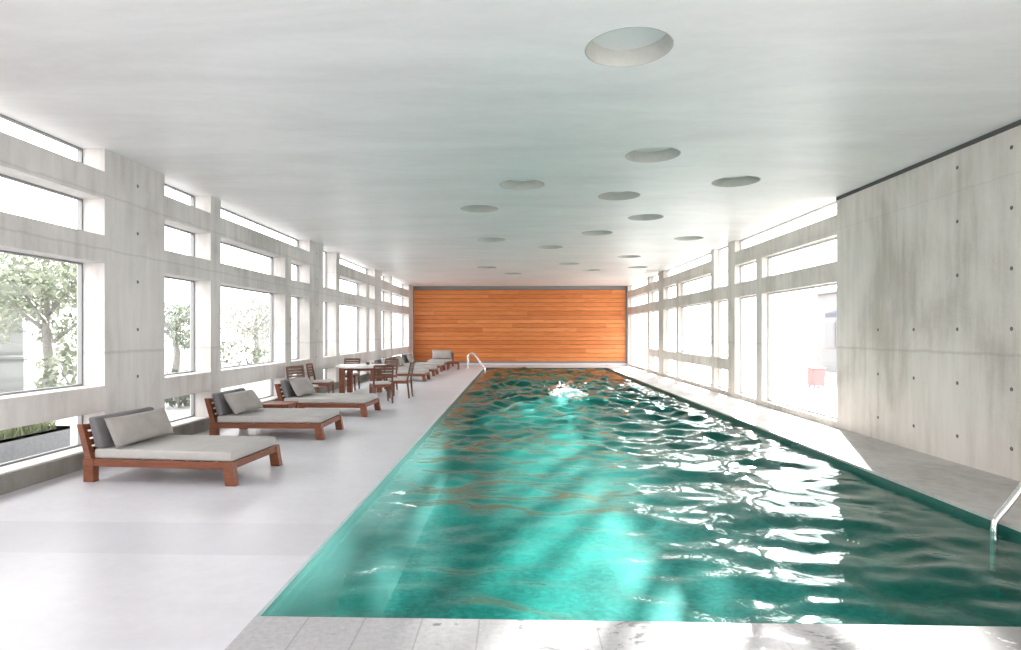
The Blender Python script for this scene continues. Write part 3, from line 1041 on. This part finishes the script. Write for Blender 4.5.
sw = make_swimmer(SWX, SWY, WZ - .035, .06)

def splash_bm():
    rnd = random.Random(11)
    bm = bmesh.new()
    base = bmesh.new(); bmesh.ops.create_icosphere(base, subdivisions=1, radius=1.0)
    tv = [v.co.copy() for v in base.verts]; tf = [[v.index for v in f.verts] for f in base.faces]; base.free()
    def blob(c, sx, sy, sz):
        vs = [bm.verts.new((c[0] + p.x * sx, c[1] + p.y * sy, c[2] + p.z * sz)) for p in tv]
        for f in tf: bm.faces.new([vs[i] for i in f])
    for k in range(420):
        y = rnd.gauss(-1.2, .55); x = rnd.gauss(.03 + (-y) * .05, .10 + .05 * max(0, -y))
        e = math.exp(-((y + 1.1) / .7) ** 2 - ((x - .15) / .35) ** 2)
        if y > -.1: continue
        s = rnd.uniform(.02, .075)
        blob((x, y, .012 + e * rnd.uniform(0, .09)), s * 1.3, s * 1.5, s * rnd.uniform(.35, .8))
    for k in range(24):         # spray by head and arm
        a = rnd.choice([(.42, .62), (.05, .15), (.1, -.1)])
        s = rnd.uniform(.012, .04)
        blob((a[0] + rnd.gauss(0, .13), a[1] + rnd.gauss(0, .25), abs(rnd.gauss(.02, .06))), s * 1.5, s * 1.5, s * .7)
    for k in range(90):
        s = rnd.uniform(.006, .016)
        blob((rnd.gauss(.15, .32), rnd.gauss(-.8, .7), abs(rnd.gauss(.05, .07))), s, s, s)
    return bm
sp = obj('splash', splash_bm(), M['foam'], smooth=True, loc=(SWX, SWY, WZ))
tag(sp, 'white foam splashing up around the swimmer', 'splash', kind='stuff')

# ------------------------------------------------------------------ outdoors, left
bm = bmesh.new(); box(bm, -60, XLO - .0, -30, 90, -.35, -.05)
box(bm, XRO, 70, -30, 90, -.35, -.05); box(bm, XLO, XRO, Y1 + .3, 90, -.35, -.05)
tag(obj('ground', bm, M['paving']), 'pale paving outside the windows', kind='structure')

def leafy(bm, c, rad, n, size, rnd, squash=.8):
    for _ in range(n):
        v = Vector((rnd.gauss(0, 1), rnd.gauss(0, 1), rnd.gauss(0, 1))).normalized()
        r = rnd.uniform(.45, 1.0) ** .6
        p = Vector(c) + Vector((v.x * rad * r, v.y * rad * r, v.z * rad * squash * r))
        a = Vector((rnd.uniform(-1, 1), rnd.uniform(-1, 1), rnd.uniform(-1, 1))).normalized()
        b = a.orthogonal().normalized()
        s = size * rnd.uniform(.6, 1.3)
        bm.faces.new([bm.verts.new(q) for q in (p - a * s, p - b * s * .45, p + a * s, p + b * s * .45)])

def tree(x, y, h, cr, mat, lab, seed, n=900):
    rnd = random.Random(seed)
    t = empty('tree', lab, 'tree', (x, y, -.05), group='pale trees outside the left windows')
    bm = bmesh.new()
    tube(bm, [(0, 0, 0), (.05, .05, h * .25), (-.04, .02, h * .5), (.03, 0, h * .72)], [.16, .13, .10, .06], 10)
    for k in range(5):
        a = k * 1.26 + seed
        tube(bm, [(0, 0, h * (.38 + .05 * k)), (math.cos(a) * cr * .35, math.sin(a) * cr * .35, h * (.55 + .05 * k)), (math.cos(a) * cr * .7, math.sin(a) * cr * .7, h * (.66 + .05 * k))], [.05, .035, .015], 7)
    obj('trunk', bm, M['bark'], t, smooth=True)
    bm = bmesh.new()
    for k in range(9):
        a = rnd.uniform(0, 2 * PI); rr = cr * rnd.uniform(.2, .7)
        leafy(bm, (math.cos(a) * rr, math.sin(a) * rr, h * rnd.uniform(.42, .86)), cr * rnd.uniform(.38, .55), n // 9, .075, rnd, .6)
    obj('crown', bm, mat, t, recalc=False)
    return t
tree(-10.7, 13.6, 3.5, 1.9, M['leaf_a'], 'leafy tree with a grey trunk seen through the first big left window', 1, 4200)
tree(-17.2, 20.4, 4.6, 2.1, M['leaf_haze'], 'tall pale tree above the stepped garden wall in the first big left window', 6, 3600)
tree(-22.4, 22.6, 5.0, 2.8, M['leaf_haze'], 'tall pale tree behind the stepped garden wall, at the edge of the first left window', 7, 3600)
tree(-12.5, 22.0, 3.2, 1.7, M['leaf_b'], 'leafy tree seen through the narrow left window beside the first pier', 2, 3000)
tree(-12.0, 27.8, 3.4, 2.1, M['leaf_haze'], 'pale leafy tree seen through the wide left window over the second lounger', 3, 2600)
tree(-14.6, 36.0, 3.8, 2.3, M['leaf_haze'], 'pale leafy tree farthest along outside the left windows', 4, 1600)

def shrub(x, y, h, lab, seed):
    rnd = random.Random(seed)
    t = empty('shrub', lab, 'shrub', (x, y, -.05), group='low shrubs outside the left windows')
    bm = bmesh.new()
    for k in range(5):
        a = k * 1.3
        tube(bm, [(0, 0, 0), (math.cos(a) * .15, math.sin(a) * .15, h * .4), (math.cos(a) * .35, math.sin(a) * .35, h * .8)], [.02, .015, .008], 6)
    obj('stem', bm, M['bark'], t)
    bm = bmesh.new()
    leafy(bm, (0, 0, h * .55), h * .6, 420, .08, rnd, .85)
    obj('foliage', bm, M['leaf_a'] if seed % 2 else M['leaf_b'], t, recalc=False)
shrub(-9.0, 12.3, 1.3, 'low bushy shrub at the right side of the first big left window', 21)
shrub(-9.6, 20.6, 1.4, 'low bushy shrub outside the wide left window, left part', 22)
shrub(-9.6, 23.6, 1.2, 'low bushy shrub outside the wide left window, right part', 23)
shrub(-7.4, 13.2, .8, 'dark low shrub at the foot of the narrow left window', 24)

# stepped garden wall of pale masonry
bm = bmesh.new()
for k, (yy, zt) in enumerate(((15.6, .9), (16.0, 1.65), (16.4, 2.4), (16.8, 3.0))):
    box(bm, -26 - .1 * k, -12.9 - .35 * k, yy, 17.2 - .05 * k + .4, -.05, zt)
    box(bm, -26 - .1 * k, -12.85 - .35 * k, yy - .06, yy + .2, zt, zt + .08)
tag(obj('garden_wall', bm, M['render_wall']), 'pale stepped masonry garden wall seen through the first big left window', 'wall')

# planter with grass just outside the first left window
pl = empty('planter', 'low grey planter with spiky grass outside the first left window', 'planter', (-6.55, 7.55, -.05))
bm = bmesh.new()
box(bm, -.35, .35, -.75, .75, 0, .36)
bmesh.ops.inset_region(bm, faces=[f for f in bm.faces if f.calc_center_median().z > .355], thickness=.04, depth=0)
for f in [f for f in bm.faces if f.calc_center_median().z > .355 and abs(f.calc_center_median().x) < .01 and abs(f.calc_center_median().y) < .01]:
    for v in f.verts: v.co.z -= .05
obj('trough', bm, M['planter'], pl, bevel=.006)
bm = bmesh.new(); rnd = random.Random(5)
for k in range(520):
    bx, by = rnd.uniform(-.26, .26), rnd.uniform(-.68, .68)
    a = rnd.uniform(0, 2 * PI); L = rnd.uniform(.25, .62); out = rnd.uniform(.1, .4)
    w = .009
    sx, sy = -math.sin(a) * w, math.cos(a) * w
    pts = [(bx + math.cos(a) * out * f ** 1.6, by + math.sin(a) * out * f ** 1.6, .31 + L * (f - .35 * f * f)) for f in (0, .4, .75, 1)]
    prev = None
    for i, p in enumerate(pts):
        wd = 1 - i / 3.2
        cur = (bm.verts.new((p[0] - sx * wd, p[1] - sy * wd, p[2])), bm.verts.new((p[0] + sx * wd, p[1] + sy * wd, p[2])))
        if prev: bm.faces.new((prev[0], prev[1], cur[1], cur[0]))
        prev = cur
obj('grass', bm, M['grass_leaf'], pl, recalc=False)

# ------------------------------------------------------------------ outdoors, right
bl = empty('building', 'white low building with pale windows outside the right windows', 'building', (13.2, 23.6, -.05))
bm = bmesh.new(); box(bm, 0, 5, -3.6, 3.6, 0, 3.3)
obj('facade', bm, M['white_wall'], bl)
bm = bmesh.new(); box(bm, -.15, 5.1, -3.75, 3.75, 3.301, 3.45)
obj('roof', bm, M['white_wall'], bl)
for y in (-2.6, -1.0, 0.8, 2.5):
    bm = bmesh.new()
    box(bm, -.03, .02, y - .45, y + .45, 1.0, 2.1)
    wf = obj('window', bm, M['white_wall'], bl)
    bm = bmesh.new(); box(bm, -.04, -.031, y - .38, y + .38, 1.07, 2.03)
    obj('pane', bm, M['pale_glass'], wf)
bm = bmesh.new(); hexa(bm, [(-.7, -1.7, 2.25), (-.001, -1.7, 2.45), (-.001, 1.5, 2.45), (-.7, 1.5, 2.25)], [(-.7, -1.7, 2.42), (-.001, -1.7, 2.62), (-.001, 1.5, 2.62), (-.7, 1.5, 2.42)])
obj('awning', bm, M['awning'], bl)
ub = empty('utility_box', 'small faded red box outside the big right window', 'box', (9.0, 18.6, -.05))
bm = bmesh.new(); box(bm, -.17, .17, -.2, .2, .06, .56)
obj('body', bm, M['red'], ub, bevel=.01)
bm = bmesh.new(); box(bm, -.19, .19, -.22, .22, .561, .60)
obj('lid', bm, M['red'], ub, bevel=.008)
for sx in (-1, 1):
    for sy in (-1, 1):
        bm = bmesh.new(); box(bm, sx * .13 - .02, sx * .13 + .02, sy * .15 - .02, sy * .15 + .02, 0, .06)
        obj('foot', bm, M['frame'], ub)

# ------------------------------------------------------------------ light
w = bpy.data.worlds.new('sky'); scene.world = w
w.use_nodes = True
nt = w.node_tree
bg = nt.nodes['Background']
tc = N(nt, 'ShaderNodeTexCoord'); sep = N(nt, 'ShaderNodeSeparateXYZ')
nt.links.new(tc.outputs['Generated'], sep.inputs[0])
r = ramp(nt, [(0.0, (1.0, 0.975, 0.965)), (0.25, (1.0, 0.975, 0.965)), (1.0, (0.96, 0.955, 0.97))])
nt.links.new(sep.outputs['Z'], r.inputs['Fac'])
nt.links.new(r.outputs['Color'], bg.inputs['Color'])
bg.inputs['Strength'].default_value = 6.3

AZ, EL = R(22.2), R(14.2)
sl = bpy.data.lights.new('sun', 'SUN'); sl.energy = 56.0; sl.angle = R(1.9); sl.color = (1.0, 0.97, 0.93)
so = link(bpy.data.objects.new('sun', sl))
dirv = -Vector((math.sin(AZ) * math.cos(EL), math.cos(AZ) * math.cos(EL), math.sin(EL)))
so.rotation_euler = dirv.to_track_quat('-Z', 'Y').to_euler()
so.location = (20, 40, 15)

scene.view_settings.view_transform = 'Standard'
scene.view_settings.look = 'None'
scene.view_settings.exposure = 0.0
cy = scene.cycles
cy.use_denoising = True
cy.max_bounces = 14; cy.diffuse_bounces = 7; cy.transmission_bounces = 8; cy.glossy_bounces = 5; cy.transparent_max_bounces = 16
cy.caustics_reflective = False
cy.caustics_refractive = True
cy.sample_clamp_indirect = 8.0
